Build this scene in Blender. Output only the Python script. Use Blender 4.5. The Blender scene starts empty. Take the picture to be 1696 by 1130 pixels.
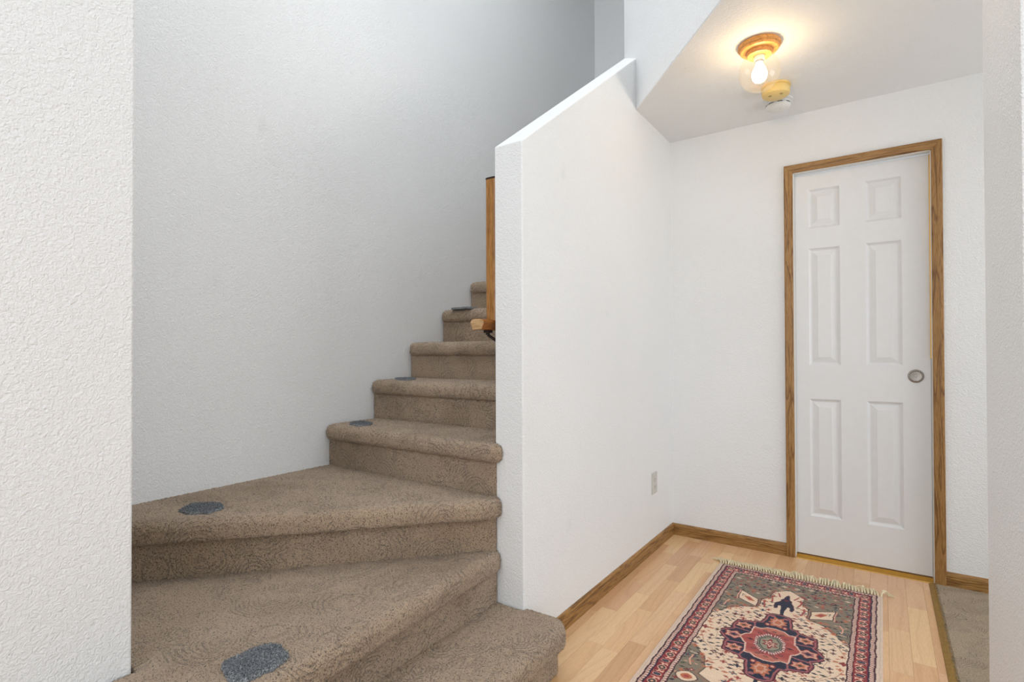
import bpy, bmesh, math, random
import numpy as np
from mathutils import Vector, Matrix, noise
S = bpy.context.scene
COL = S.collection
R = math.radians
random.seed(7)

# ------------------------------------------------------------------ camera
cam_d = bpy.data.cameras.new('camera'); cam = bpy.data.objects.new('camera', cam_d); COL.objects.link(cam)
cam_d.sensor_width = 36; cam_d.lens = 889.02 / 1696 * 36
cam_d.shift_y = 11.22 / 1696
cam_d.clip_start = 0.02
_a, _b, _c = R(34.5993), R(0.445), R(-0.2214)
F = Vector((-math.sin(_a)*math.cos(_b), math.cos(_a)*math.cos(_b), math.sin(_b)))
Rt = Vector((math.cos(_a), math.sin(_a), 0)); Up = Rt.cross(F)
R2 = math.cos(_c)*Rt + math.sin(_c)*Up; U2 = -math.sin(_c)*Rt + math.cos(_c)*Up
M = Matrix((R2, U2, -F)).transposed().to_4x4(); M.translation = Vector((0, 0, 1.0886))
cam.matrix_world = M
S.camera = cam

# ------------------------------------------------------------------ world, lights, exposure
W = bpy.data.worlds.new('world'); S.world = W; W.use_nodes = True
W.node_tree.nodes['Background'].inputs[0].default_value = (0.85, 0.92, 1.0, 1)
W.node_tree.nodes['Background'].inputs[1].default_value = 1.0
def area(name, loc, target, sx, sy, power, col):
    l = bpy.data.lights.new(name, 'AREA'); l.shape = 'RECTANGLE'; l.size = sx; l.size_y = sy; l.energy = power; l.color = col
    o = bpy.data.objects.new(name, l); COL.objects.link(o); o.location = loc
    o.rotation_euler = (Vector(target) - Vector(loc)).to_track_quat('-Z', 'Z').to_euler()
    return o
TOP_L = 4.92
area('daylight_back_window', (0.3, -1.70, 2.0), (0.3, 1.0, 2.0), 2.6, 3.4, 31, (0.93, 0.965, 1.0))  # added area light behind the camera, lifts the faces turned towards it
area('daylight_side_window', (2.40, -0.3, 2.0), (0, -0.3, 2.0), 2.0, 3.2, 9, (0.94, 0.97, 1.0))  # added side light out of view, brightens the near left wall
area('daylight_room_window', (2.40, 2.45, 1.25), (0, 2.45, 1.25), 1.2, 1.8, 22, (0.94, 0.97, 1.0))  # light added in the unseen side room to even out the hall wall
area('daylight_roof_window', (-0.85, 1.35, TOP_L), (-0.85, 1.35, 0), 2.2, 2.6, 40, (0.95, 0.975, 1.0))  # overhead light added to brighten the treads and the stair wall
S.view_settings.view_transform = 'Standard'; S.view_settings.look = 'None'
S.view_settings.gamma = 1; S.view_settings.use_curve_mapping = False
S.view_settings.exposure = 0.36

# ------------------------------------------------------------------ material helpers
def newmat(name, rough=0.6, spec=0.3):
    m = bpy.data.materials.new(name); m.use_nodes = True
    nt = m.node_tree; b = nt.nodes['Principled BSDF']
    b.inputs['Roughness'].default_value = rough; b.inputs['Specular IOR Level'].default_value = spec
    return m, nt, b
def N(nt, t, **kw):
    n = nt.nodes.new(t)
    for k, v in kw.items():
        if k in n.inputs: n.inputs[k].default_value = v
        else: setattr(n, k, v)
    return n
def coords(nt, scale=(1, 1, 1), kind='Object'):
    tc = N(nt, 'ShaderNodeTexCoord'); mp = N(nt, 'ShaderNodeMapping'); mp.inputs['Scale'].default_value = scale
    nt.links.new(tc.outputs[kind], mp.inputs[0]); return mp.outputs[0]
def ramp(nt, src, stops):
    r = N(nt, 'ShaderNodeValToRGB'); cr = r.color_ramp
    while len(cr.elements) < len(stops): cr.elements.new(0.5)
    for e, (p, c) in zip(cr.elements, stops): e.position = p; e.color = (*c, 1)
    nt.links.new(src, r.inputs[0]); return r.outputs[0]
def math_(nt, op, a, b=None, c=None):
    n = N(nt, 'ShaderNodeMath', operation=op)
    for i, v in enumerate((a, b, c)):
        if v is None: continue
        if isinstance(v, (int, float)): n.inputs[i].default_value = v
        else: nt.links.new(v, n.inputs[i])
    return n.outputs[0]
def mix(nt, fac, a, b, mode='MIX'):
    n = N(nt, 'ShaderNodeMix', data_type='RGBA', blend_type=mode)
    for i, v in ((0, fac), (6, a), (7, b)):
        if isinstance(v, (int, float)): n.inputs[i].default_value = v
        elif isinstance(v, tuple): n.inputs[i].default_value = (*v, 1)
        else: nt.links.new(v, n.inputs[i])
    return n.outputs[2]
def bump(nt, h, b, strength=1.0, dist=0.002, prev=None):
    n = N(nt, 'ShaderNodeBump'); n.inputs['Strength'].default_value = strength; n.inputs['Distance'].default_value = dist
    nt.links.new(h, n.inputs['Height'])
    if prev is not None: nt.links.new(prev, n.inputs['Normal'])
    nt.links.new(n.outputs[0], b.inputs['Normal']); return n.outputs[0]

def wall_mat(name, col, strength=0.55, scale=95, rough=0.55):
    m, nt, b = newmat(name, rough, 0.35)
    c = coords(nt)
    n1 = N(nt, 'ShaderNodeTexNoise', Scale=scale, Detail=2.5, Roughness=0.5, Distortion=1.3); nt.links.new(c, n1.inputs['Vector'])
    n2 = N(nt, 'ShaderNodeTexNoise', Scale=scale*2.6, Detail=1.0); nt.links.new(c, n2.inputs['Vector'])
    h = math_(nt, 'ADD', n1.outputs[0], math_(nt, 'MULTIPLY', n2.outputs[0], 0.3))
    bump(nt, h, b, strength, 0.006)
    n3 = N(nt, 'ShaderNodeTexNoise', Scale=1.4, Detail=2); nt.links.new(c, n3.inputs['Vector'])
    cr = ramp(nt, n3.outputs[0], [(0.35, tuple(x*0.975 for x in col)), (0.65, col)])
    # faint scuffs
    n4 = N(nt, 'ShaderNodeTexNoise', Scale=5.0, Detail=3); nt.links.new(c, n4.inputs['Vector'])
    sc = ramp(nt, n4.outputs[0], [(0.70, (1, 1, 1)), (0.80, (0.93, 0.93, 0.925))])
    nt.links.new(mix(nt, 1.0, cr, sc, 'MULTIPLY'), b.inputs['Base Color'])
    return m
MW = wall_mat('wall_paint', (0.85, 0.86, 0.865))
MC = wall_mat('ceiling_paint', (0.85, 0.85, 0.85), 0.5, 110)
MWR = wall_mat('wall_paint_stippled', (0.83, 0.835, 0.835), 0.6, 120, 0.35)

def carpet_mat(name, base, dark, k=1.0):
    m, nt, b = newmat(name, 0.95, 0.05)
    b.inputs['Sheen Weight'].default_value = 0.25; b.inputs['Sheen Roughness'].default_value = 0.6
    c = coords(nt, kind='Object')
    nd = N(nt, 'ShaderNodeTexNoise', Scale=9.0, Detail=1.0); nt.links.new(c, nd.inputs['Vector'])
    dv = N(nt, 'ShaderNodeVectorMath', operation='MULTIPLY_ADD')
    nt.links.new(nd.outputs['Color'], dv.inputs[0]); dv.inputs[1].default_value = (0.05, 0.05, 0.05); nt.links.new(c, dv.inputs[2])
    vo = N(nt, 'ShaderNodeTexVoronoi', feature='F1'); vo.inputs['Scale'].default_value = 7.0*k; vo.inputs['Randomness'].default_value = 1.0
    nt.links.new(dv.outputs[0], vo.inputs['Vector'])
    lv = N(nt, 'ShaderNodeVectorMath', operation='SUBTRACT'); nt.links.new(dv.outputs[0], lv.inputs[0]); nt.links.new(vo.outputs['Position'], lv.inputs[1])
    dt = N(nt, 'ShaderNodeVectorMath', operation='DOT_PRODUCT'); nt.links.new(lv.outputs[0], dt.inputs[0]); dt.inputs[1].default_value = (0.62, -0.66, 0.42)
    fan = math_(nt, 'GREATER_THAN', dt.outputs['Value'], -0.004)
    ring = math_(nt, 'SINE', math_(nt, 'MULTIPLY', vo.outputs['Distance'], 76.0))
    nb = N(nt, 'ShaderNodeTexNoise', Scale=26.0, Detail=1.0); nt.links.new(c, nb.inputs['Vector'])
    mask = math_(nt, 'MULTIPLY', math_(nt, 'MULTIPLY', ring, fan), math_(nt, 'GREATER_THAN', nb.outputs[0], 0.42))
    rg = ramp(nt, mask, [(0.45, (0, 0, 0)), (0.95, (1, 1, 1))])
    nf = N(nt, 'ShaderNodeTexNoise', Scale=270.0, Detail=2.0, Roughness=0.65); nt.links.new(c, nf.inputs['Vector'])
    nm = N(nt, 'ShaderNodeTexNoise', Scale=3.2, Detail=3.0); nt.links.new(c, nm.inputs['Vector'])
    fib = ramp(nt, nf.outputs[0], [(0.35, dark), (0.455, base), (0.68, tuple(x*1.28 for x in base))])
    wear = ramp(nt, nm.outputs[0], [(0.32, (0.80, 0.77, 0.72)), (0.5, (1, 1, 1)), (0.75, (1.04, 1.03, 1.01))])
    c1 = mix(nt, 1.0, fib, wear, 'MULTIPLY')
    rgf = N(nt, 'ShaderNodeRGBToBW'); nt.links.new(rg, rgf.inputs[0])
    c2 = mix(nt, math_(nt, 'MULTIPLY', rgf.outputs[0], 0.36), c1, tuple(x*0.50 for x in base))
    nt.links.new(c2, b.inputs['Base Color'])
    h = math_(nt, 'SUBTRACT', math_(nt, 'MULTIPLY', nf.outputs[0], 0.7), math_(nt, 'MULTIPLY', rgf.outputs[0], 0.38))
    bump(nt, h, b, 1.0, 0.010)
    return m
MCARP = carpet_mat('brown_carpet', (0.425, 0.31, 0.212), (0.075, 0.05, 0.032))
MCARPF = carpet_mat('hall_carpet', (0.40, 0.30, 0.19), (0.17, 0.12, 0.07), 1.3)

def patch_mat():
    m, nt, b = newmat('grey_blue_pile', 0.95, 0.05)
    c = coords(nt)
    nf = N(nt, 'ShaderNodeTexNoise', Scale=260.0, Detail=3.0, Roughness=0.8); nt.links.new(c, nf.inputs['Vector'])
    nt.links.new(ramp(nt, nf.outputs[0], [(0.33, (0.07, 0.075, 0.085)), (0.46, (0.215, 0.23, 0.25)), (0.60, (0.60, 0.62, 0.64))]), b.inputs['Base Color'])
    bump(nt, nf.outputs[0], b, 1.0, 0.008)
    return m
MP = patch_mat()

def wood_mat(name, light, dark, axis, rough=0.38, ring=26.0):
    # grain runs along the given axis
    m, nt, b = newmat(name, rough, 0.4)
    sc = [1.0, 1.0, 1.0]; sc['XYZ'.index(axis)] = 0.07
    c = coords(nt, tuple(sc))
    oi = N(nt, 'ShaderNodeObjectInfo')
    off = N(nt, 'ShaderNodeVectorMath', operation='MULTIPLY_ADD'); cmb = N(nt, 'ShaderNodeCombineXYZ')
    for i in range(3): nt.links.new(math_(nt, 'MULTIPLY', oi.outputs['Random'], 7.0 + 3*i), cmb.inputs[i])
    add = N(nt, 'ShaderNodeVectorMath', operation='ADD'); nt.links.new(c, add.inputs[0]); nt.links.new(cmb.outputs[0], add.inputs[1])
    n1 = N(nt, 'ShaderNodeTexNoise', Scale=ring, Detail=2.0, Distortion=0.6); nt.links.new(add.outputs[0], n1.inputs['Vector'])
    w = math_(nt, 'FRACT', math_(nt, 'MULTIPLY', n1.outputs[0], 6.0))
    n2 = N(nt, 'ShaderNodeTexNoise', Scale=420.0, Detail=2.0); nt.links.new(add.outputs[0], n2.inputs['Vector'])
    ca = ramp(nt, w, [(0.0, dark), (0.35, light), (0.85, light), (1.0, dark)])
    cb = ramp(nt, n2.outputs[0], [(0.35, (0.70, 0.62, 0.52)), (0.55, (1, 1, 1))])
    nt.links.new(mix(nt, 1.0, ca, cb, 'MULTIPLY'), b.inputs['Base Color'])
    bump(nt, n2.outputs[0], b, 0.15, 0.0008)
    return m
OAKL, OAKD = (0.37, 0.20, 0.065), (0.18, 0.082, 0.020)
OX = wood_mat('oak_grain_across', OAKL, OAKD, 'X'); OY = wood_mat('oak_grain_along', OAKL, OAKD, 'Y'); OZ = wood_mat('oak_grain_upright', OAKL, OAKD, 'Z')
RAILM = wood_mat('varnished_rail', (0.42, 0.20, 0.055), (0.32, 0.145, 0.035), 'Z', 0.22)
RAILY = wood_mat('varnished_rail_stub', (0.34, 0.125, 0.03), (0.25, 0.09, 0.02), 'Y', 0.22)
ENDG = wood_mat('end_grain', (0.62, 0.42, 0.22), (0.50, 0.31, 0.15), 'X', 0.5)
LAMPW = wood_mat('lamp_base_wood', (0.78, 0.38, 0.11), (0.62, 0.27, 0.07), 'X', 0.35)

def plank_mat():
    m, nt, b = newmat('beech_laminate', 0.27, 0.45)
    tc = N(nt, 'ShaderNodeTexCoord'); oi = N(nt, 'ShaderNodeObjectInfo')
    mp = N(nt, 'ShaderNodeMapping'); mp.inputs['Scale'].default_value = (1, 0.10, 1); nt.links.new(tc.outputs['Object'], mp.inputs[0])
    cmb = N(nt, 'ShaderNodeCombineXYZ')
    for i in range(3): nt.links.new(math_(nt, 'MULTIPLY', oi.outputs['Random'], 31.0 + 13*i), cmb.inputs[i])
    add = N(nt, 'ShaderNodeVectorMath', operation='ADD'); nt.links.new(mp.outputs[0], add.inputs[0]); nt.links.new(cmb.outputs[0], add.inputs[1])
    n1 = N(nt, 'ShaderNodeTexNoise', Scale=9.0, Detail=0.5, Distortion=0.15); nt.links.new(add.outputs[0], n1.inputs['Vector'])
    w = math_(nt, 'FRACT', math_(nt, 'MULTIPLY', n1.outputs[0], 9.0))
    g = ramp(nt, w, [(0.0, (0.86, 0.80, 0.76)), (0.22, (1, 1, 1)), (0.8, (1.03, 1.03, 1.03)), (1.0, (0.86, 0.80, 0.76))])
    n2 = N(nt, 'ShaderNodeTexNoise', Scale=240.0, Detail=1.0); mp2 = N(nt, 'ShaderNodeMapping'); mp2.inputs['Scale'].default_value = (1, 0.12, 1)
    nt.links.new(tc.outputs['Object'], mp2.inputs[0]); nt.links.new(mp2.outputs[0], n2.inputs['Vector'])
    g2 = ramp(nt, n2.outputs[0], [(0.3, (0.93, 0.91, 0.88)), (0.6, (1, 1, 1))])
    r2 = math_(nt, 'FRACT', math_(nt, 'MULTIPLY', oi.outputs['Random'], 17.31))
    base = ramp(nt, r2, [(0.0, (0.53, 0.295, 0.15)), (0.2, (0.72, 0.44, 0.235)), (0.42, (0.62, 0.36, 0.20)), (0.62, (0.79, 0.53, 0.285)), (0.8, (0.69, 0.42, 0.25)), (1.0, (0.75, 0.475, 0.245))])
    nt.links.new(mix(nt, 1.0, mix(nt, 0.40, base, g, 'MULTIPLY'), g2, 'MULTIPLY'), b.inputs['Base Color'])
    return m
MPL = plank_mat()

def flat(name, col, rough=0.5, metal=0.0, spec=0.4, nscale=None, namp=0.06):
    m, nt, b = newmat(name, rough, spec)
    b.inputs['Metallic'].default_value = metal
    c = coords(nt); n = N(nt, 'ShaderNodeTexNoise', Scale=nscale or 30.0, Detail=2); nt.links.new(c, n.inputs['Vector'])
    nt.links.new(ramp(nt, n.outputs[0], [(0.3, tuple(x*(1-namp) for x in col)), (0.7, col)]), b.inputs['Base Color'])
    return m
MDOOR = flat('door_white_enamel', (0.79, 0.795, 0.80), 0.38, namp=0.02)
MJAMB = flat('jamb_white', (0.78, 0.77, 0.74), 0.45, namp=0.02)
BRASS = flat('brass', (0.62, 0.34, 0.06), 0.33, 1.0, nscale=60)
BRASSD = flat('worn_gold_strip', (0.42, 0.25, 0.055), 0.42, 0.75, nscale=90, namp=0.25)
STEEL = flat('brushed_nickel', (0.36, 0.33, 0.30), 0.35, 1.0, nscale=80)
DARKM = flat('dark_bracket_metal', (0.05, 0.035, 0.03), 0.4, 0.7)
BLACK = flat('dark_gap', (0.012, 0.012, 0.012), 0.7)
YEL = flat('yellowed_plastic', (0.80, 0.60, 0.24), 0.45, namp=0.05)
WPL = flat('white_plastic', (0.78, 0.78, 0.76), 0.4, namp=0.02)
IVORY = flat('outlet_plastic', (0.60, 0.585, 0.55), 0.45, namp=0.03)
GREYP = flat('grey_print', (0.30, 0.24, 0.12), 0.6)
SILV = flat('socket_metal', (0.6, 0.6, 0.58), 0.3, 1.0)
WINP = flat('window_frame_white', (0.8, 0.8, 0.8), 0.4)

def glass_mat(name='thin_clear_glass', haze=0.0):
    m = bpy.data.materials.new(name); m.use_nodes = True; nt = m.node_tree; nt.nodes.clear()
    o = N(nt, 'ShaderNodeOutputMaterial'); t = N(nt, 'ShaderNodeBsdfTransparent'); g = N(nt, 'ShaderNodeBsdfGlossy')
    t.inputs[0].default_value = (0.955, 0.945, 0.92, 1); g.inputs['Roughness'].default_value = 0.03
    f = N(nt, 'ShaderNodeLayerWeight'); f.inputs['Blend'].default_value = 0.25
    mx = N(nt, 'ShaderNodeMixShader'); tl = N(nt, 'ShaderNodeBsdfDiffuse'); tl.inputs[0].default_value = (0.9, 0.84, 0.70, 1); m2 = N(nt, 'ShaderNodeMixShader'); m2.inputs[0].default_value = haze
    nt.links.new(math_(nt, 'MULTIPLY_ADD', f.outputs['Facing'], 0.22, 0.03), mx.inputs[0]); nt.links.new(t.outputs[0], m2.inputs[1]); nt.links.new(tl.outputs[0], m2.inputs[2]); nt.links.new(m2.outputs[0], mx.inputs[1]); nt.links.new(g.outputs[0], mx.inputs[2]); nt.links.new(mx.outputs[0], o.inputs[0])
    return m
GLASS = glass_mat(); GLOBE = glass_mat('globe_glass', 0.022)
def emit(name, col, s):
    m = bpy.data.materials.new(name); m.use_nodes = True; nt = m.node_tree; nt.nodes.clear()
    o = N(nt, 'ShaderNodeOutputMaterial'); e = N(nt, 'ShaderNodeEmission'); e.inputs[0].default_value = (*col, 1); e.inputs[1].default_value = s
    nt.links.new(e.outputs[0], o.inputs[0]); return m
BULB = emit('bulb_glow', (1.0, 0.74, 0.42), 46.0)

# ------------------------------------------------------------------ mesh helpers
def link(name, me, mat, parent=None, loc=(0, 0, 0)):
    o = bpy.data.objects.new(name, me); COL.objects.link(o); o.location = loc
    if mat is not None and len(me.materials) == 0: me.materials.append(mat)
    if parent: o.parent = parent
    return o
def tag(o, label=None, cat=None, group=None, kind=None):
    if label: o['label'] = label
    if cat: o['category'] = cat
    if group: o['group'] = group
    if kind: o['kind'] = kind
    return o
def empty(name, loc=(0, 0, 0)):
    o = bpy.data.objects.new(name, None); COL.objects.link(o); o.location = loc; o.empty_display_size = 0.1; return o
def box(bm, a, b):
    x0, y0, z0 = a; x1, y1, z1 = b
    v = [bm.verts.new(p) for p in ((x0,y0,z0),(x1,y0,z0),(x1,y1,z0),(x0,y1,z0),(x0,y0,z1),(x1,y0,z1),(x1,y1,z1),(x0,y1,z1))]
    for f in ((0,3,2,1),(4,5,6,7),(0,1,5,4),(1,2,6,5),(2,3,7,6),(3,0,4,7)): bm.faces.new([v[i] for i in f])
    return v
def prism(bm, pts, lo, hi, plane='XY'):
    def P(p, h): return {'XY': (p[0], p[1], h), 'YZ': (h, p[0], p[1]), 'XZ': (p[0], h, p[1])}[plane]
    a = [bm.verts.new(P(p, lo)) for p in pts]; b = [bm.verts.new(P(p, hi)) for p in pts]
    n = len(pts); bm.faces.new(a); bm.faces.new(b)
    for i in range(n): bm.faces.new((a[i], a[(i+1) % n], b[(i+1) % n], b[i]))
def finish(bm, name, bevel=0, seg=2, smooth=False, angle=30):
    bmesh.ops.recalc_face_normals(bm, faces=bm.faces)
    if bevel:
        ed = [e for e in bm.edges if e.is_manifold and e.calc_face_angle(0) > R(angle)]
        bmesh.ops.bevel(bm, geom=ed, offset=bevel, segments=seg, affect='EDGES', profile=0.5)
    me = bpy.data.meshes.new(name); bm.to_mesh(me); bm.free()
    if smooth:
        for p in me.polygons: p.use_smooth = True
    return me
def boxes(name, lst, mat, parent=None, bevel=0, kind=None, loc=(0, 0, 0), seg=2):
    bm = bmesh.new()
    for a, b in lst: box(bm, a, b)
    o = link(name, finish(bm, name, bevel, seg), mat, parent, loc)
    if kind: o['kind'] = kind
    return o
def lathe(name, prof, mat, parent=None, loc=(0, 0, 0), n=48, axis='Z', smooth=True):
    bm = bmesh.new(); rings = []
    for r, h in prof:
        ring = []
        for i in range(n if r > 1e-6 else 1):
            t = 2*math.pi*i/n; c, s = r*math.cos(t), r*math.sin(t)
            ring.append(bm.verts.new((c, s, h) if axis == 'Z' else (c, -h, s)))
        rings.append(ring)
    for A, B in zip(rings, rings[1:]):
        if len(A) == 1 and len(B) == 1: continue
        for i in range(n):
            j = (i+1) % n
            if len(A) == 1: bm.faces.new((A[0], B[i], B[j]))
            elif len(B) == 1: bm.faces.new((A[i], A[j], B[0]))
            else: bm.faces.new((A[i], A[j], B[j], B[i]))
    bmesh.ops.recalc_face_normals(bm, faces=bm.faces)
    me = bpy.data.meshes.new(name); bm.to_mesh(me); bm.free()
    if smooth:
        for p in me.polygons: p.use_smooth = True
        me.set_sharp_from_angle(angle=R(38))
    return link(name, me, mat, parent, loc)

# ------------------------------------------------------------------ dimensions
YD, XH, YE, XR, ZC, XL = 3.188, -1.039, 1.572, -1.159, 2.340, -2.121
H1, RI = 0.187, 0.191
Z = [0.0] + [H1 + k*RI for k in range(16)]
DX0, DX1, DZ = -0.385, 0.194, 2.030
TOP = 5.0
SL = 0.7195

# ------------------------------------------------------------------ structure
def struct(name, bm, mat, bevel=0.004):
    o = link(name, finish(bm, name, bevel), mat); o['kind'] = 'structure'; return o
bm = bmesh.new(); box(bm, (XL-0.12, 0.50, 0), (XL, 4.53, TOP)); struct('wall_left', bm, MW)
bm = bmesh.new(); vv = box(bm, (XL-0.12, -1.80, 0), (-1.387, 0.508, TOP))
for v in vv:
    if v.co.z > 1 and v.co.x > -1.5: v.co.x += 0.040      # the old wall leans out a little
    elif v.co.x > -1.5: v.co.x -= 0.003
struct('wall_near_left', bm, MW)
bm = bmesh.new(); prism(bm, [(YE, 0), (YE, 1.835), (2.86, 1.835+SL*(2.86-YE)), (2.86, TOP), (4.41, TOP), (4.41, 0)], XR, XH, 'YZ')
struct('wall_middle', bm, MW)
bm = bmesh.new()
for a, b in (((XH, YD, 0), (DX0-0.014, YD+0.12, ZC)), ((DX1+0.014, YD, 0), (2.5, YD+0.12, ZC)), ((DX0-0.014, YD, DZ+0.012), (DX1+0.014, YD+0.12, ZC))): box(bm, a, b)
struct('wall_far', bm, MW, 0)
bm = bmesh.new(); box(bm, (0.186, 1.168, 0), (2.5, 1.551, TOP)); struct('wall_near_right', bm, MWR, 0.003)
bm = bmesh.new(); prism(bm, [(XR, 2.783), (-0.070, 1.552), (2.5, 1.552), (2.5, YD+0.12), (XH, YD+0.12), (XR, 2.95)], ZC, ZC+0.06)
struct('ceiling', bm, MC, 0)
dn = Vector((0.577, -0.652)).normalized(); nn = Vector((-dn.y, dn.x))*0.12
p0 = Vector((XR, 2.781)); p1 = Vector((-0.072, 1.55))
bm = bmesh.new(); prism(bm, [tuple(p0), tuple(p1), (0.30, 1.55), (0.30, 1.66), (p1.x+nn.x+0.02, 1.66), tuple(p1+nn), (XR, (p0+nn).y + 0.09)], ZC+0.002, TOP)
struct('wall_header', bm, MW, 0.004)
bm = bmesh.new(); box(bm, (XL-0.12, 4.41, 0), (XR, 4.53, TOP)); struct('wall_stair_end', bm, MW)

bm = bmesh.new()
for a, b in (((XL-0.12, -1.92, TOP), (-1.95, 4.53, TOP+0.1)), ((0.25, -1.92, TOP), (2.62, 4.53, TOP+0.1)), ((-1.95, -1.92, TOP), (0.25, 0.05, TOP+0.1)), ((-1.95, 2.65, TOP), (0.25, 4.53, TOP+0.1))): box(bm, a, b)
struct('ceiling_upper', bm, MC, 0)
# walls behind the camera, with tall openings added to go with the area lights
bm = bmesh.new()
for a, b in (((XL-0.12, -1.92, 0), (-1.05, -1.80, TOP)), ((1.65, -1.92, 0), (2.62, -1.80, TOP)), ((-1.05, -1.92, 0), (1.65, -1.80, 0.25)), ((-1.05, -1.92, 3.75), (1.65, -1.80, TOP))): box(bm, a, b)
struct('wall_back', bm, MW, 0)
bm = bmesh.new()
for a, b in (((2.5, -1.8, 0), (2.62, -1.3, TOP)), ((2.5, 0.7, 0), (2.62, 1.8, TOP)), ((2.5, -1.3, 0), (2.62, 0.7, 0.4)), ((2.5, -1.3, 3.6), (2.62, 0.7, TOP)),
             ((2.5, 1.8, 0), (2.62, 3.31, 0.3)), ((2.5, 1.8, 2.2), (2.62, 3.31, TOP)), ((2.5, 3.1, 0.3), (2.62, 3.31, 2.2))): box(bm, a, b)
struct('wall_right', bm, MW, 0)
def added_window(n, axis, c, lo, hi, z0, z1):
    # frame, mullion and pane out of view, added to house an area light
    e = empty('window_%d' % n); e['kind'] = 'structure'
    def bx(a0, a1, b0, b1, d=0.025):
        return ((a0, c-d, b0), (a1, c+d, b1)) if axis == 'Y' else ((c-d, a0, b0), (c+d, a1, b1))
    w = 0.06; m = (lo+hi)/2
    boxes('window_frame', [bx(lo, lo+w, z0, z1), bx(hi-w, hi, z0, z1), bx(lo+w, hi-w, z0, z0+w), bx(lo+w, hi-w, z1-w, z1), bx(m-w/2, m+w/2, z0+w, z1-w)], WINP, e)
    boxes('pane', [bx(lo+w, m-w/2, z0+w, z1-w, 0.003), bx(m+w/2, hi-w, z0+w, z1-w, 0.003)], GLASS, e)
added_window(1, 'Y', -1.86, -1.05, 1.65, 0.25, 3.75)
added_window(2, 'X', 2.56, -1.3, 0.7, 0.4, 3.6)
added_window(3, 'X', 2.56, 1.8, 3.1, 0.3, 2.2)
e = empty('window_4'); e['kind'] = 'structure'  # unseen skylight, added to go with the overhead area light
boxes('window_frame', [((-1.95, 0.05, TOP+0.02), (-1.89, 2.65, TOP+0.08)), ((0.19, 0.05, TOP+0.02), (0.25, 2.65, TOP+0.08)), ((-1.89, 0.05, TOP+0.02), (0.19, 0.11, TOP+0.08)), ((-1.89, 2.59, TOP+0.02), (0.19, 2.65, TOP+0.08))], WINP, e)
boxes('pane', [((-1.89, 0.11, TOP+0.045), (0.19, 2.59, TOP+0.051))], GLASS, e)

# ------------------------------------------------------------------ floor: slab, laminate planks, hall carpet, strip between
floor = boxes('floor', [((XL-0.12, -1.92, -0.12), (2.62, 4.53, -0.009))], BLACK, None, 0, 'structure')
SW = 0.0670; PX1 = 0.172
k = 0; count = 0
x = XH
strips = []
xb = -0.926
edges = [xb + SW*i for i in range(-3, 30)]
edges = [e for e in edges if XH+0.012 < e < PX1-0.008]
edges = [XH] + edges + [PX1]
known = {0: [2.62, 2.09, 1.63], 1: [2.28, 1.885], 2: [2.403, 1.97, 1.655], 3: [2.26, 2.197, 1.80]}
rs = random.Random(11)
for i, (a, b) in enumerate(zip(edges, edges[1:])):
    cuts = [YD - 0.002]
    y = YD - rs.uniform(0.06, 0.38)
    while y > -1.75:
        cuts.append(y); y -= rs.uniform(0.30, 0.52)
    cuts.append(-1.8)
    for y1, y0 in zip(cuts, cuts[1:]):
        if b < -0.78 and y1 < 0.3: continue      # under the stairs and the near wall
        bm = bmesh.new(); cx, cy = (a+b)/2, (y0+y1)/2
        hx, hy = (b-a)/2 - 0.00022, (y1-y0)/2 - 0.00025
        box(bm, (-hx, -hy, -0.008), (hx, hy, 0))
        o = link('plank', finish(bm, 'plank'), MPL, floor, (cx, cy, 0)); count += 1
hc = bmesh.new(); box(hc, (0.197, 1.55, -0.008), (2.5, YD-0.001, 0.004))
link('carpet', finish(hc, 'carpet'), MCARPF, floor)
bm = bmesh.new(); box(bm, (PX1, -1.8, -0.008), (2.5, 1.55, 0.0)); link('entry_floor_panel', finish(bm, 'entry_floor_panel'), MPL, floor)
# gold transition strip with the frayed carpet edge over it
st = bmesh.new(); prism(st, [(0.170, 0.0), (0.173, 0.0035), (0.186, 0.006), (0.199, 0.0045), (0.201, 0.0)], 1.55, YD-0.015, 'XZ')
ts = link('trim_1', finish(st, 'trim_1'), BRASSD); ts['kind'] = 'structure'
fr = bmesh.new(); rr = random.Random(3)
for i in range(900):
    y = rr.uniform(1.56, YD-0.02); l = rr.uniform(0.004, 0.013); dy = rr.uniform(-0.004, 0.004); t = 0.0009
    a = (0.201, y, 0.003); b_ = (0.201-l, y+dy, 0.0062+rr.uniform(0, 0.002))
    v = [fr.verts.new(q) for q in ((a[0], a[1]-t, a[2]), (a[0], a[1]+t, a[2]), (a[0], a[1], a[2]+0.003), b_)]
    for f in ((0, 1, 3), (1, 2, 3), (2, 0, 3), (0, 2, 1)): fr.faces.new([v[q] for q in f])
o = link('carpet_edge_fibres', finish(fr, 'fibres'), MCARPF, floor); o['kind'] = 'stuff'

# ------------------------------------------------------------------ baseboards
def baseboard(name, a, b, face, mat):
    # profile (offset from wall, height) swept from a to b; face is the outward direction
    prof = [(0, 0), (0.0125, 0), (0.0125, 0.019), (0.0095, 0.0215), (0.0122, 0.0245), (0.0122, 0.042), (0.0085, 0.0450), (0.0112, 0.048), (0.0098, 0.058), (0.0055, 0.0645), (0, 0.066)]
    a = Vector(a); b = Vector(b); f = Vector(face); bm = bmesh.new()
    A = [bm.verts.new((a.x+f.x*p[0], a.y+f.y*p[0], p[1])) for p in prof]; B = [bm.verts.new((b.x+f.x*p[0], b.y+f.y*p[0], p[1])) for p in prof]
    bm.faces.new(A); bm.faces.new(B)
    for i in range(len(prof)): j = (i+1) % len(prof); bm.faces.new((A[i], A[j], B[j], B[i]))
    o = link(name, finish(bm, name), mat); o['kind'] = 'structure'
baseboard('baseboard_middle', (XH, YE+0.01), (XH, YD), (1, 0), OY)
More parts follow.
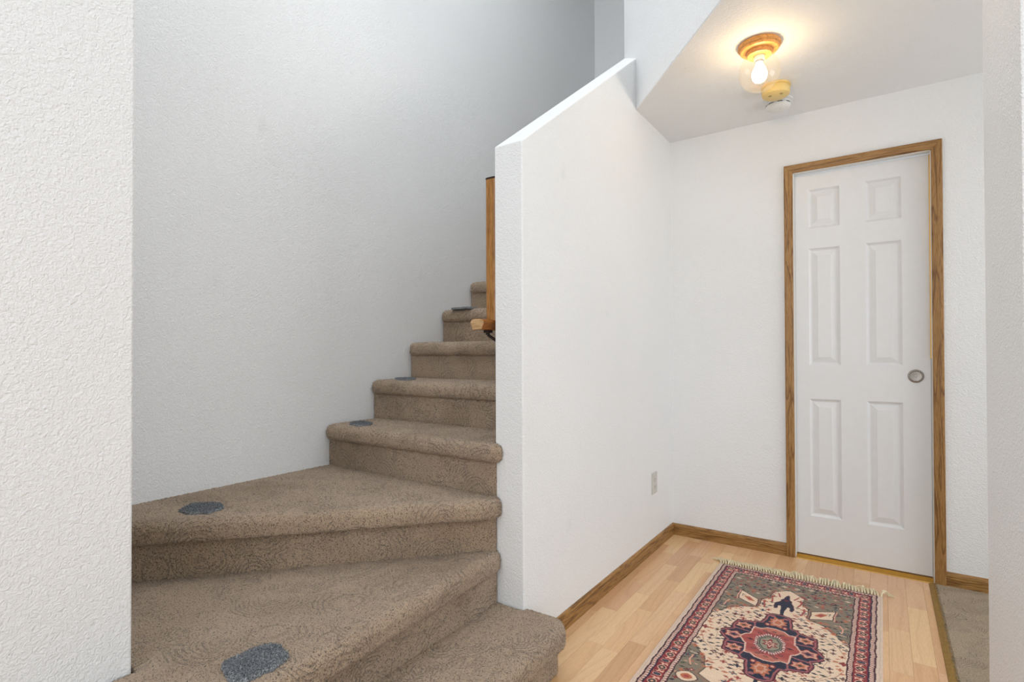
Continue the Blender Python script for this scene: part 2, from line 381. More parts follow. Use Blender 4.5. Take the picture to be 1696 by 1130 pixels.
baseboard('baseboard_far', (XH, YD), (DX0-0.041, YD), (0, -1), OX)
baseboard('baseboard_far.001', (DX1+0.042, YD), (2.5, YD), (0, -1), OX)

# ------------------------------------------------------------------ door 1: six panel pocket door
door = empty('door_1', (-0.1, YD, 0)); door['kind'] = 'structure'
def dlink(name, bm, mat, bevel=0, parent=door, smooth=False):
    for v in bm.verts: v.co -= Vector((-0.1, YD, 0))
    return link(name, finish(bm, name, bevel, 2, smooth), mat, parent)
def casing(pts):
    bm = bmesh.new()
    # pts: outer0, outer1, inner1, inner0 in XZ; moulded face: outer lip thick, slope to inner
    o0, o1, i1, i0 = [Vector((p[0], 0, p[1])) for p in pts]
    secs = [(0.0, 0.0), (0.0, 0.016), (0.12, 0.0175), (0.45, 0.0165), (0.62, 0.0145), (0.9, 0.0125), (1.0, 0.010), (1.0, 0.0)]
    A = []; B = []
    for t, d in secs:
        a = o0.lerp(i0, t); b = o1.lerp(i1, t)
        A.append(bm.verts.new((a.x, YD-d, a.z))); B.append(bm.verts.new((b.x, YD-d, b.z)))
    bm.faces.new(A); bm.faces.new(B)
    for i in range(len(secs)): j = (i+1) % len(secs); bm.faces.new((A[i], A[j], B[j], B[i]))
    return bm
cw = 0.0405; g = 0.0004
dlink('casing', casing([(DX0-cw, 0), (DX0-cw, DZ+cw), (DX0, DZ), (DX0, 0)]), OZ)
dlink('casing', casing([(DX1+cw+0.001, 0), (DX1+cw+0.001, DZ+cw), (DX1, DZ), (DX1, 0)]), OZ)
dlink('casing', casing([(DX0-cw+g, DZ+cw), (DX1+cw-g+0.001, DZ+cw), (DX1-g, DZ), (DX0+g, DZ)]), OX)
# jamb (white), split round the pocket
bm = bmesh.new()
box(bm, (DX0-0.013, YD-0.004, 0), (DX0+0.003, YD+0.034, DZ)); box(bm, (DX0-0.013, YD+0.076, 0), (DX0+0.003, YD+0.12, DZ))
box(bm, (DX1-0.003, YD-0.004, 0), (DX1+0.013, YD+0.12, DZ)); box(bm, (DX0-0.013, YD-0.004, DZ-0.003), (DX1+0.013, YD+0.036, DZ+0.011))
dlink('jamb', bm, MJAMB)
bm = bmesh.new(); box(bm, (DX1-0.0065, YD+0.024, 1.05), (DX1-0.003, YD+0.036, DZ-0.012)); dlink('brass_edge_strip', bm, BRASS)  # weatherstrip; the brass strip stands in for the lamp's reflection on it
bm = bmesh.new(); prism(bm, [(YD-0.008, 0), (YD-0.006, 0.003), (YD+0.010, 0.004), (YD+0.020, 0.009), (YD+0.028, 0.012), (YD+0.11, 0.012), (YD+0.11, 0)], DX0+0.003, DX1-0.003, 'YZ'); dlink('threshold', bm, BRASS)
# leaf
LX0, LX1, LZ0, LZ1, LF = -0.43, 0.1895, 0.016, 2.024, YD+0.040
cols = [(-0.3180, -0.1755), (-0.0655, 0.0815)]; rows = [(0.219, 0.835), (1.012, 1.628), (1.735, 1.940)]
bm = bmesh.new()
xs = [LX0] + [v for c in cols for v in c] + [LX1]; zs = [LZ0] + [v for r in rows for v in r] + [LZ1]
grid = {}
def gv(i, j, y):
    if (i, j, y) not in grid: grid[(i, j, y)] = bm.verts.new((xs[i], y, zs[j]))
    return grid[(i, j, y)]
for i in range(len(xs)-1):
    for j in range(len(zs)-1):
        back = [gv(i, j, LF+0.034), gv(i+1, j, LF+0.034), gv(i+1, j+1, LF+0.034), gv(i, j+1, LF+0.034)]
        bm.faces.new(back[::-1])
        if i in (1, 3) and j in (1, 3, 5):
            continue
        bm.faces.new([gv(i, j, LF), gv(i+1, j, LF), gv(i+1, j+1, LF), gv(i, j+1, LF)])
for i in range(len(xs)-1):
    for j in (0, len(zs)-1): bm.faces.new([gv(i, j, LF), gv(i+1, j, LF), gv(i+1, j, LF+0.034), gv(i, j, LF+0.034)])
for j in range(len(zs)-1):
    for i in (0, len(xs)-1): bm.faces.new([gv(i, j, LF), gv(i, j+1, LF), gv(i, j+1, LF+0.034), gv(i, j, LF+0.034)])
dlink('door_leaf', bm, MDOOR)
for (x0, x1) in cols:
    for (z0, z1) in rows:
        bm = bmesh.new(); rings = []
        for ins, dep in ((0, 0), (0.004, 0.0035), (0.010, 0.0095), (0.015, 0.0105), (0.019, 0.0095), (0.040, 0.0030), (0.0415, 0.0020)):
            rings.append([bm.verts.new(p) for p in ((x0+ins, LF+dep, z0+ins), (x1-ins, LF+dep, z0+ins), (x1-ins, LF+dep, z1-ins), (x0+ins, LF+dep, z1-ins))])
        for A, B in zip(rings, rings[1:]):
            for i in range(4): j = (i+1) % 4; bm.faces.new((A[i], A[j], B[j], B[i]))
        bm.faces.new(rings[-1])
        dlink('panel', bm, MDOOR)
pull = lathe('finger_pull', [(0.0245, 0.0005), (0.0250, 0.0050), (0.0262, 0.0058), (0.030, 0.0050), (0.0318, 0.0030), (0.0320, -0.001)], STEEL, door, (0.132+0.1, LF-YD, 0.965), axis='Y')
lathe('pull_cup', [(0.0, 0.0008), (0.016, 0.0011), (0.0235, 0.0018), (0.0247, 0.0040)], STEEL, pull, axis='Y')
lathe('centre_screw', [(0.0, 0.0036), (0.0035, 0.0034), (0.005, 0.0022), (0.0055, 0.0005)], SILV, pull, axis='Y', n=20)

# ------------------------------------------------------------------ carpeted staircase
stair = empty('carpeted_staircase', (-1.2, 1.5, 0))
tag(stair, 'winding staircase covered in brown patterned carpet, climbing between the white walls', 'staircase')
dtex = bpy.data.textures.new('pile_clumps', 'CLOUDS'); dtex.noise_scale = 0.007; dtex.noise_depth = 2
def soft(bm, name, parent, mat, voxel=0.006, disp=0.0035, loc=Vector((-1.2, 1.5, 0)), rad=0):
    bmesh.ops.recalc_face_normals(bm, faces=bm.faces)
    me = bpy.data.meshes.new(name); bm.to_mesh(me); bm.free()
    me.transform(Matrix.Translation(-loc))
    o = link(name, me, mat, parent)
    if rad:
        w = o.modifiers.new('roll', 'BEVEL'); w.limit_method = 'WEIGHT'; w.width = rad; w.segments = 5; w.use_clamp_overlap = False
    r = o.modifiers.new('remesh', 'REMESH'); r.mode = 'VOXEL'; r.voxel_size = voxel; r.use_smooth_shade = True
    d = o.modifiers.new('pile', 'DISPLACE'); d.texture = dtex; d.strength = disp*2.6; d.mid_level = 0.5; d.texture_coords = 'LOCAL'
    return o
def tread(pts, nose, z, voxel=0.006, th=0.072, rad=0.031):
    """pts polygon; nose = indices of the edges (i, i+1) whose top and bottom are rolled."""
    bm = bmesh.new(); n = len(pts); lay = bm.edges.layers.float.new('bevel_weight_edge')
    a = [bm.verts.new((p[0], p[1], z-th)) for p in pts]; b = [bm.verts.new((p[0], p[1], z)) for p in pts]
    bm.faces.new(a); bm.faces.new(b); ed = []; lo = []; vt = []
    for i in range(n): bm.faces.new((a[i], a[(i+1) % n], b[(i+1) % n], b[i]))
    bmesh.ops.recalc_face_normals(bm, faces=bm.faces)
    for i in nose:
        j = (i+1) % n
        ed.append(bm.edges.get((b[i], b[j]))); lo.append(bm.edges.get((a[i], a[j])))
        if (i-1) % n in nose: vt.append(bm.edges.get((a[i], b[i])))
    for e_ in ed+vt: e_[lay] = 1.0
    for e_ in lo: e_[lay] = 0.85 if z > 0.7 else 0.5
    return soft(bm, 'tread', stair, MCARP, voxel, rad=rad)
def riser(pts, z0, z1, voxel=0.008):
    bm = bmesh.new(); prism(bm, pts, z0, z1); return soft(bm, 'riser', stair, MCARP, voxel, 0.0022)
T = 0.03
# step 1
tread([(-0.858, 0.30), (-0.858, 1.555), (-0.905, 1.612), (-1.036, 1.606), (-1.036, YE-0.003), (-1.19, YE-0.003), (-1.19, 0.30)], (0, 1, 2), Z[1], 0.005)
riser([(-0.905, 0.33), (-0.905, 1.586), (-1.036, 1.586), (-1.036, YE-0.006), (-1.10, YE-0.006), (-1.10, 0.33)], 0, Z[1]-0.05)
# step 2
tread([(-1.062, 0.30), (-1.122, 1.545), (-1.135, YE-0.003), (-1.22, YE+0.0), (-2.11, 0.62), (-2.11, 0.515), (-1.38, 0.515), (-1.38, 0.30)], (0, 1), Z[2], 0.005)
riser([(-1.146, 0.33), (-1.146, 1.566), (-1.20, 1.566), (-1.20, 0.33)], Z[1]-0.01, Z[2]-0.05)
# step 3 (winder, nosing from the wall corner to the left wall)
d3 = Vector((-0.675, -0.738)); q0 = Vector((-1.122, 1.515)); q1 = q0 + d3*1.36
tread([(q1.x, q1.y), (q0.x, q0.y), (-1.128, YE-0.003), (-1.155, YE-0.003), (-1.165, 1.60), (-2.16, 1.60), (-2.16, q1.y)], (0, 1), Z[3], 0.005)
r0 = Vector((-1.148, 1.552)); r1 = r0 + d3*1.40; bk = Vector((-0.738, 0.675))*0.05
riser([(r1.x, r1.y), (r0.x, r0.y), (-1.150, YE-0.004), (-1.20, YE-0.004), tuple(r1+bk)], Z[2]-0.01, Z[3]-0.05)
# step 4 wraps the wall end a little
tread([(XL+0.004, 1.540), (-1.128, 1.532), (-1.122, YE-0.003), (XR-0.004, YE-0.003), (XR-0.004, 1.84), (XL+0.004, 1.84)], (5, 0, 1), Z[4], 0.005)
riser([(XL+0.001, 1.572), (-1.151, 1.558), (-1.151, YE-0.002), (XR-0.002, YE-0.002), (XR-0.002, 1.62), (XL+0.001, 1.62)], Z[3]-0.01, Z[4]-0.05)
for k in range(5, 15):
    y = 1.547 + 0.2615*(k-4)
    tread([(XL+0.004, y), (XR-0.003, y), (XR-0.003, y+0.30), (XL+0.004, y+0.30)], (3, 0), Z[k], 0.007)
    riser([(XL+0.001, y+0.026), (XR-0.001, y+0.026), (XR-0.001, y+0.07), (XL+0.001, y+0.07)], Z[k-1]-0.01, Z[k]-0.05, 0.01)

# ------------------------------------------------------------------ grey carpet scraps stuck on the treads
def scrap(pts, z, label, th=0.006, tape=False):
    cx = sum(p[0] for p in pts)/len(pts); cy = sum(p[1] for p in pts)/len(pts)
    base = empty('carpet_scrap', (cx, cy, z)); tag(base, label, 'carpet scrap', 'grey carpet scraps stuck on the stair treads')
    bm = bmesh.new(); rr = random.Random(int(abs(cx)*1000))
    # smooth the outline
    P = [Vector((p[0]-cx, p[1]-cy)) for p in pts]
    P = [q for i in range(len(P)) for q in (P[i].lerp(P[(i+1) % len(P)], 0.15), P[i].lerp(P[(i+1) % len(P)], 0.5), P[i].lerp(P[(i+1) % len(P)], 0.85))]
    P = [q*(0.93+rr.uniform(-0.05, 0.05)) for q in P]
    prism(bm, [tuple(q) for q in P], -0.002, th)
    bmesh.ops.recalc_face_normals(bm, faces=bm.faces)
    me = bpy.data.meshes.new('pile'); bm.to_mesh(me); bm.free()
    o = link('pile', me, MP, base)
    r = o.modifiers.new('remesh', 'REMESH'); r.mode = 'VOXEL'; r.voxel_size = 0.0028; r.use_smooth_shade = True
    d = o.modifiers.new('pile', 'DISPLACE'); d.texture = dtex; d.strength = 0.006; d.mid_level = 0.4; d.texture_coords = 'LOCAL'
    fb = bmesh.new()
    from math import cos, sin
    minx, maxx = min(q.x for q in P), max(q.x for q in P); miny, maxy = min(q.y for q in P), max(q.y for q in P)
    def inside(x, y):
        c = False
        for i in range(len(P)):
            a, b = P[i], P[i-1]
            if (a.y > y) != (b.y > y) and x < (b.x-a.x)*(y-a.y)/(b.y-a.y)+a.x: c = not c
        return c
    tot = 0
    while tot < 2600:
        x, y = rr.uniform(minx, maxx), rr.uniform(miny, maxy)
        if not inside(x, y): continue
        tot += 1; t = rr.uniform(0, 6.283); w = 0.0011; l = rr.uniform(0.003, 0.006)
        dx, dy = rr.uniform(-.004, .004), rr.uniform(-.004, .004)
        v = [fb.verts.new(q) for q in ((x+w*cos(t), y+w*sin(t), th-0.001), (x+w*cos(t+2.1), y+w*sin(t+2.1), th-0.001), (x+w*cos(t+4.2), y+w*sin(t+4.2), th-0.001), (x+dx, y+dy, th+l))]
        for f in ((0, 1, 3), (1, 2, 3), (2, 0, 3)): fb.faces.new([v[i] for i in f])
    f = link('tufts', finish(fb, 'tufts'), MP, base); f['kind'] = 'stuff'
    if tape:
        boxes('tape', [((0.055-0.002, -0.05, -0.003), (0.060, 0.02, 0.003))], flat('purple_tape', (0.10, 0.07, 0.22), 0.4), base)
scrap([(-1.24, 0.619), (-1.245, 0.673), (-1.232, 0.745), (-1.19, 0.754), (-1.133, 0.735), (-1.122, 0.689), (-1.129, 0.644), (-1.124, 0.614), (-1.163, 0.603)], Z[2],
      'largest and nearest grey scrap, on the wide lower winder tread', 0.009)
scrap([(-1.893, 0.819), (-1.93, 0.859), (-1.944, 0.895), (-1.906, 0.936), (-1.857, 0.950), (-1.813, 0.937), (-1.792, 0.903), (-1.788, 0.873), (-1.828, 0.832)], Z[3],
      'grey scrap with a pointed end on the triangular upper winder tread', 0.007)
scrap([(-2.003, 1.590), (-2.045, 1.645), (-2.030, 1.690), (-1.935, 1.680), (-1.885, 1.610), (-1.915, 1.565)], Z[4], 'grey scrap on the first straight tread above the winders', 0.005)
scrap([(-1.990, 1.86), (-2.07, 1.93), (-2.06, 2.01), (-1.96, 1.98), (-1.885, 1.90), (-1.90, 1.83)], Z[5], 'grey scrap on the second straight tread above the winders', 0.005)
scrap([(-2.03, 2.31), (-2.03, 2.40), (-1.88, 2.40), (-1.88, 2.31)], Z[7], 'thin dark scrap seen edge on at the highest visible treads by the rail', 0.005)

# ------------------------------------------------------------------ handrail on the stair side of the middle wall
rail = empty('handrail', (-1.21, 1.60, 1.19)); tag(rail, 'varnished orange brown wooden handrail upright fixed at the end of the middle wall', 'handrail')
def rail_prof(w, h):   # rail section: wide rounded top, narrower foot
    return [(-w*0.36, -h/2), (w*0.36, -h/2), (w*0.40, -h*0.2), (w*0.5, h*0.05), (w*0.5, h*0.25), (w*0.40, h*0.43), (w*0.2, h/2), (-w*0.2, h/2), (-w*0.40, h*0.43), (-w*0.5, h*0.25), (-w*0.5, h*0.05), (-w*0.40, -h*0.2)]
bm = bmesh.new(); prism(bm, rail_prof(0.062, 0.040), -0.068, 0.085, 'XZ'); link('rail_stub', finish(bm, 'rail_stub'), RAILY, rail)
bm = bmesh.new(); prism(bm, rail_prof(0.059, 0.037), -0.0695, -0.068, 'XZ'); link('end_grain', finish(bm, 'end_grain'), ENDG, rail)
bm = bmesh.new()
up = [(-0.0105, -0.0), (-0.011, 0.012), (-0.006, 0.024), (0.004, 0.030), (0.030, 0.030), (0.035, 0.022), (0.035, 0.0), (0.028, -0.004), (-0.004, -0.004)]
prism(bm, up, 0.015, 0.545); link('upright', finish(bm, 'upright', 0.0015), RAILM, rail)
bm = bmesh.new(); prism(bm, [(p[0]*1.06, p[1]*1.06-0.0005) for p in up], 0.545, 0.551); link('top_cap', finish(bm, 'top_cap'), DARKM, rail)
bm = bmesh.new()
box(bm, (-0.008, -0.020, -0.030), (0.012, 0.010, -0.020)); box(bm, (-0.006, -0.010, -0.038), (0.006, 0.002, -0.028))
prism(bm, [(0.000, -0.034), (0.050, -0.062), (0.050, -0.072), (-0.002, -0.042)], -0.008, 0.004, 'XZ')
box(bm, (0.047, -0.020, -0.095), (0.0505, 0.016, -0.045))
link('bracket', finish(bm, 'bracket', 0.001), DARKM, rail)

# ------------------------------------------------------------------ outlet
out = empty('power_outlet', (XH, 2.876, 0.366)); tag(out, 'ivory duplex power outlet low on the middle wall', 'outlet')
bm = bmesh.new(); box(bm, (0, -0.037, -0.058), (0.0055, 0.037, 0.058)); link('cover_plate', finish(bm, 'cover_plate', 0.002), IVORY, out)
for dz in (-0.0195, 0.0195):
    bm = bmesh.new(); prism(bm, [(0.0165*math.cos(t)*1.0, dz+0.0145*math.sin(t)) for t in [2*math.pi*i/20 for i in range(20)]], 0.0055, 0.0075, 'YZ')
    s = link('socket_face', finish(bm, 'socket_face'), IVORY, out)
    boxes('slot', [((0.0072, -0.008, dz-0.002), (0.0078, -0.006, dz+0.006)), ((0.0072, 0.006, dz-0.002), (0.0078, 0.008, dz+0.006)), ((0.0072, -0.002, dz-0.009), (0.0078, 0.002, dz-0.005))], BLACK, s)

# ------------------------------------------------------------------ ceiling lamp
lp = empty('ceiling_lamp', (-0.404, 2.372, ZC)); tag(lp, 'lit ceiling lamp with clear glass globe on a round wooden base', 'lamp')
lathe('wooden_base', [(0.0, 0.0), (0.078, 0.0), (0.081, -0.004), (0.081, -0.012), (0.077, -0.016), (0.074, -0.0175), (0.074, -0.023), (0.070, -0.027), (0.050, -0.029), (0.048, -0.030), (0.0, -0.030)], LAMPW, lp)
lathe('neck', [(0.048, -0.029), (0.049, -0.040), (0.046, -0.047), (0.040, -0.048), (0.0, -0.048)], LAMPW, lp)
gp = [(0.040, -0.047)]; GR, GC = 0.078, -0.047-0.067
for i in range(24): t = math.asin(0.040/GR) + (math.pi-math.asin(0.040/GR))*i/23; gp.append((max(GR*math.sin(t), 0), GC+GR*math.cos(t)))
gp[-1] = (0, GC-GR)
lathe('glass_globe', gp, GLOBE, lp, n=64)
lathe('socket', [(0.0, -0.048), (0.020, -0.048), (0.021, -0.060), (0.019, -0.064), (0.019, -0.066), (0.0, -0.066)], WPL, lp, n=32)
lathe('socket_ring', [(0.0, -0.066), (0.0165, -0.066), (0.0175, -0.069), (0.016, -0.075), (0.0135, -0.076), (0.0, -0.076)], SILV, lp, n=32)
lathe('bulb', [(0.0, -0.076), (0.0125, -0.076), (0.014, -0.084), (0.020, -0.096), (0.027, -0.110), (0.0295, -0.124), (0.027, -0.138), (0.020, -0.149), (0.010, -0.1545), (0.0, -0.156)], BULB, lp, n=32)

# ------------------------------------------------------------------ detectors
sd = empty('smoke_detector', (-0.405, 2.790, ZC)); tag(sd, 'yellowed round smoke detector on the ceiling just behind the lamp', 'detector')
lathe('mounting_ring', [(0.0, 0.0), (0.062, 0.0), (0.064, -0.003), (0.064, -0.008), (0.058, -0.010), (0.0, -0.010)], YEL, sd)
lathe('body', [(0.0, -0.010), (0.057, -0.010), (0.0605, -0.016), (0.0605, -0.036), (0.058, -0.044), (0.052, -0.048), (0.0, -0.049)], YEL, sd)
for dx in (-0.022, 0.026):
    lathe('test_mark', [(0.0065, -0.0488), (0.0065, -0.0498), (0.0045, -0.0498), (0.0045, -0.0488)], GREYP, sd, (dx, -0.018, 0), n=20)
wd = empty('smoke_detector', (-0.420, 2.965, ZC)); tag(wd, 'white round smoke detector on the ceiling, farther from the lamp near the door wall', 'detector')
lathe('mounting_ring', [(0.0, 0.0), (0.068, 0.0), (0.068, -0.006), (0.060, -0.009), (0.0, -0.009)], WPL, wd)
lathe('body', [(0.0, -0.009), (0.056, -0.009), (0.058, -0.014), (0.058, -0.020), (0.054, -0.0205), (0.054, -0.024), (0.057, -0.0245), (0.054, -0.034), (0.044, -0.041), (0.022, -0.044), (0.0, -0.044)], WPL, wd)
for i in range(8):
    t = i*math.pi/4+0.3
    bm = bmesh.new(); prism(bm, [((0.0565)*math.cos(t+a), 0.0565*math.sin(t+a)) for a in [(-0.2+0.1*q) for q in range(5)]] + [((0.053)*math.cos(t+a), 0.053*math.sin(t+a)) for a in [(0.2-0.1*q) for q in range(5)]], -0.0238, -0.0208)
    link('vent_slot', finish(bm, 'vent_slot'), BLACK, wd)
lathe('button', [(0.0, -0.0435), (0.010, -0.0435), (0.010, -0.0465), (0.0, -0.047)], WPL, wd, (0.02, -0.01, 0), n=20)

# ------------------------------------------------------------------ oriental rug
def srgb(r, g, b): return np.array([((c/255)/12.92 if c <= 10 else ((c/255+0.055)/1.055)**2.4) for c in (r, g, b)])
CREAM, MARG, DARK, NAVY, RUST = srgb(236, 208, 180), srgb(222, 196, 176), srgb(66, 26, 42), srgb(34, 36, 58), srgb(168, 76, 70)
MAR, ROSE, GG, TAN, DGRN, ORG, PINK, BLU = srgb(140, 44, 50), srgb(168, 98, 100), srgb(136, 124, 106), srgb(150, 118, 98), srgb(58, 64, 60), srgb(196, 112, 78), srgb(220, 165, 140), srgb(70, 84, 96)
HW, HL, ST = 0.3440, 0.6960, 0.002
us = np.arange(-HW, HW+1e-6, ST); vs = np.arange(-HL, HL+1e-6, ST)
UU, VV = np.meshgrid(us, vs); rng = np.random.RandomState(5)
wob = 0.0012*np.sin(VV*90) + 0.0008*np.sin(VV*37+1)
U = UU + wob; V = VV + 0.0008*np.sin(UU*80); A, B = np.abs(U), np.abs(V)
C = np.zeros(UU.shape+(3,)); C[:] = CREAM
def put(mask, col, k=1.0): C[mask] = C[mask]*(1-k) + col*k
def inpoly(X, Y, P):
    c = np.zeros(X.shape, bool); n = len(P)
    for i in range(n):
        (x1, y1), (x2, y2) = P[i], P[i-1]
        if y1 == y2: continue
        c ^= ((y1 > Y) != (y2 > Y)) & (X < (x2-x1)*(Y-y1)/(y2-y1)+x1)
    return c
def dseg(X, Y, P, closed=True):
    d = np.full(X.shape, 9.0); n = len(P)
    for i in range(0 if closed else 1, n):
        (x1, y1), (x2, y2) = P[i-1], P[i]; dx, dy = x2-x1, y2-y1
        t = np.clip(((X-x1)*dx+(Y-y1)*dy)/(dx*dx+dy*dy+1e-12), 0, 1)
        d = np.minimum(d, np.hypot(X-x1-t*dx, Y-y1-t*dy))
    return d
E_ = np.minimum(0.3245-A, 0.6900-B)
FIELD = E_ > 0.0835
rr = random.Random(21)
# spandrels
sp_up = [(0.0, 0.535), (0.028, 0.508), (0.062, 0.478), (0.062, 0.405), (0.090, 0.375), (0.090, 0.290), (0.110, 0.272), (0.150, 0.258), (0.200, 0.195), (0.245, 0.125), (0.30, 0.125), (0.30, 0.70), (0.0, 0.70)]
sp_dn = [(0.0, 0.535), (0.028, 0.508), (0.062, 0.478), (0.062, 0.405), (0.100, 0.375), (0.165, 0.335), (0.158, 0.285), (0.180, 0.215), (0.222, 0.165), (0.245, 0.125), (0.30, 0.125), (0.30, 0.70), (0.0, 0.70)]
for sgn, sp in ((1, sp_up), (-1, sp_dn)):
    m = inpoly(A, sgn*V, sp) & FIELD; put(m, GG)
    d = dseg(A, sgn*V, sp[:10], False)
    put(m & (d < 0.014) & (A < 0.20) & (A > 0.05), TAN, 0.9)
    put(FIELD & (d < 0.0022), DGRN, 0.85)
# small motifs
def star(u, v, s, col, col2=None):
    X, Y = U-u, V-v; ax, ay = np.abs(X), np.abs(Y)
    put(FIELD & ((ax+ay < s) | ((ax < s*0.35) & (ay < s*1.25)) | ((ay < s*0.35) & (ax < s*1.35))), col, 0.95)
    if col2 is not None: put(FIELD & (ax+ay < s*0.45), col2)
def dash(u, v, l, w, ang, col):
    c, s = math.cos(ang), math.sin(ang); X = (U-u)*c+(V-v)*s; Y = -(U-u)*s+(V-v)*c
    put(FIELD & (np.abs(X)/l + np.abs(Y)/w < 1), col, 0.95)
def vine(P, col=MAR, w=0.0011):
    for sx in (1, -1):
        for sy in (1, -1): put(FIELD & (dseg(sx*U, sy*V, P, False) < w), col, 0.8)
vine([(0.19, -0.02), (0.175, 0.06), (0.20, 0.10), (0.165, 0.15), (0.12, 0.185), (0.09, 0.24)], TAN)
vine([(0.04, 0.30), (0.075, 0.25), (0.06, 0.22), (0.10, 0.17), (0.17, 0.13)], ORG)
vine([(0.165, 0.24), (0.13, 0.205), (0.15, 0.175), (0.21, 0.11), (0.235, 0.05)], MAR)
vine([(0.10, 0.34), (0.07, 0.30), (0.03, 0.30)], ORG)
def spots(n, cols, umin, umax, vmin, vmax, test, smin=0.004, smax=0.009, gap=0.0195):
    got = []
    tries = 0
    while len(got) < n and tries < n*40:
        tries += 1; u, v = rr.uniform(umin, umax), rr.uniform(vmin, vmax)
        if not test(u, v) or any(math.hypot(u-a, (v-b)) < gap for a, b in got): continue
        got.append((u, v)); c = rr.choice(cols); k_ = rr.random(); s = rr.uniform(smin, smax)
        for sx in (1, -1):
            for sy in (1, -1):
                uu, vv_ = sx*u+rr.uniform(-.002, .002), sy*v+rr.uniform(-.003, .003)
                if k_ < 0.45: star(uu, vv_, s, c, rr.choice([CREAM, ORG, NAVY, MAR]))
                else: dash(uu, vv_, s*1.5, s*0.6, sx*sy*rr.choice([0.1, 0.5, -0.4]), c)
def pin(x, y, P):
    c = False
    for i in range(len(P)):
        (x1, y1), (x2, y2) = P[i], P[i-1]
        if (y1 > y) != (y2 > y) and x < (x2-x1)*(y-y1)/(y2-y1)+x1: c = not c
    return c
med = [(0, 0.262), (0.030, 0.255), (0.043, 0.240), (0.047, 0.205), (0.055, 0.160), (0.075, 0.156), (0.080, 0.142), (0.138, 0.128), (0.147, 0.075), (0.140, 0.050), (0.160, 0.034), (0.174, 0.012), (0.174, -0.01), (0, -0.01)]
spots(90, [MAR, DGRN, NAVY, RUST, BLU, MAR, ORG, DARK], 0.0, 0.235, 0.0, 0.50, lambda u, v: not pin(u, v, sp_up) and not pin(u, v, med) and not (u < 0.045 and v > 0.2), 0.006, 0.0105, 0.0225)
spots(120, [MAR, DGRN, NAVY, ORG, PINK, CREAM, BLU, RUST, DARK], 0.0, 0.235, 0.12, 0.605, lambda u, v: pin(u, v, sp_up) and not (0.09 < u < 0.19 and 0.28 < v < 0.42), 0.005, 0.0095, 0.0175)
# spandrel palmettes: white tufted stems
for sx in (1, -1):
    for sy in (1, -1):
        X, Y = sx*U, sy*V
        put(FIELD & (dseg(X, Y, [(0.215, 0.225), (0.215, 0.265), (0.205, 0.295)], False) < 0.003), PINK)
        put(FIELD & ((np.abs(X-0.217)/0.020)**2 + (np.abs(Y-0.215)/0.012)**2 < 1), DGRN)
        put(FIELD & ((np.abs(X-0.217)/0.016)**2 + (np.abs(Y-0.213)/0.007)**2 < 1) & (np.sin(X*1500) > -0.2), CREAM)
# tiles (upper pair are parallelograms, lower pair leaves)
for sx in (1, -1):
    q = [(0.103, 0.362), (0.181, 0.416), (0.176, 0.332), (0.101, 0.290)]
    X, Y = sx*U, V
    put(dseg(X, Y, q) < 0.0042, DARK); put(inpoly(X, Y, q), CREAM)
    X2, Y2 = X-0.136, Y-0.349
    put((np.abs(X2)/0.026+np.abs(Y2-0.7*X2)/0.020 < 1), ORG); put((np.abs(X2)/0.012+np.abs(Y2-0.7*X2)/0.010 < 1), RUST)
    put(dseg(X, Y, [(0.155, 0.375), (0.168, 0.382), (0.165, 0.36)], False) < 0.0016, DGRN)
    put(dseg(X, Y, [(0.186, 0.42), (0.183, 0.322)], False) < 0.0025, PINK)
    X, Y = sx*U, -V
    t = ((X-0.197)/0.034)**2 + ((Y-0.372)/0.030)**2 + 0.5*np.abs((X-0.197)/0.034*(Y-0.372)/0.03)
    put(t < 1.25, DARK); put(t < 1.0, CREAM); put(t < 0.35, ORG); put(t < 0.08, RUST)
# spire bars and tree
for sx in (1, -1):
    for vv0, vv1, uu in ((0.375, 0.43, 0.055), (0.30, 0.355, 0.074)):
        put(FIELD & (dseg(sx*U, V, [(uu-0.006, vv0), (uu+0.004, vv1)], False) < 0.0036), RUST)
        put(FIELD & (dseg(sx*U, -V, [(uu-0.006, vv0), (uu+0.004, vv1)], False) < 0.0036), RUST)
    put(FIELD & (dseg(sx*U, B, [(0.028, 0.44), (0.040, 0.475)], False) < 0.0034), RUST)
tree = [(0, 0.478), (0.008, 0.462), (0.012, 0.430), (0.022, 0.415), (0.022, 0.398), (0.036, 0.372), (0.040, 0.338), (0.034, 0.312), (0.024, 0.318), (0.022, 0.332), (0.009, 0.328), (0.0055, 0.25), (0, 0.25)]
m = inpoly(A, B, tree); put(m, NAVY); put(m & (dseg(A, B, tree[:10], False) < 0.0035), srgb(90, 40, 62)); put(m & ((A-0.0)**2 + (B-0.415)**2 < 0.009**2), srgb(110, 36, 52))
put(((A-0.017)/0.006)**2 + ((B-0.338)/0.012)**2 < 1, CREAM)
# medallion
inm = inpoly(A, B, med); dm = dseg(A, B, med[:12], False)
put((~inm) & (dm < 0.0035) & FIELD, DARK); put(inm, NAVY); put(inm & (dm < 0.0085) & (dm > 0.0015), ROSE); put(inm & (dm < 0.0030), srgb(120, 52, 62))
for s0, s1 in (((0.070, 0.050), (0.146, 0.060)), ((0.072, 0.105), (0.080, 0.150))):
    put(inm & (dseg(A, B, [s0, s1], False) < 0.0032), ROSE)
fl = lambda cu, cv, ru, rv: ((A-cu)/ru)**2 + ((B-cv)/rv)**2
ang = np.arctan2(B-0.093, A-0.108)
f1 = fl(0.108, 0.093, 0.027, 0.023)*(1+0.35*np.cos(6*ang)); put(inm & (f1 < 1.1), MAR); put(inm & (f1 < 0.75), PINK); put(inm & (f1 < 0.30), ORG); put(inm & (f1 < 0.07), DGRN)
ang = np.arctan2(B, A-0.128)
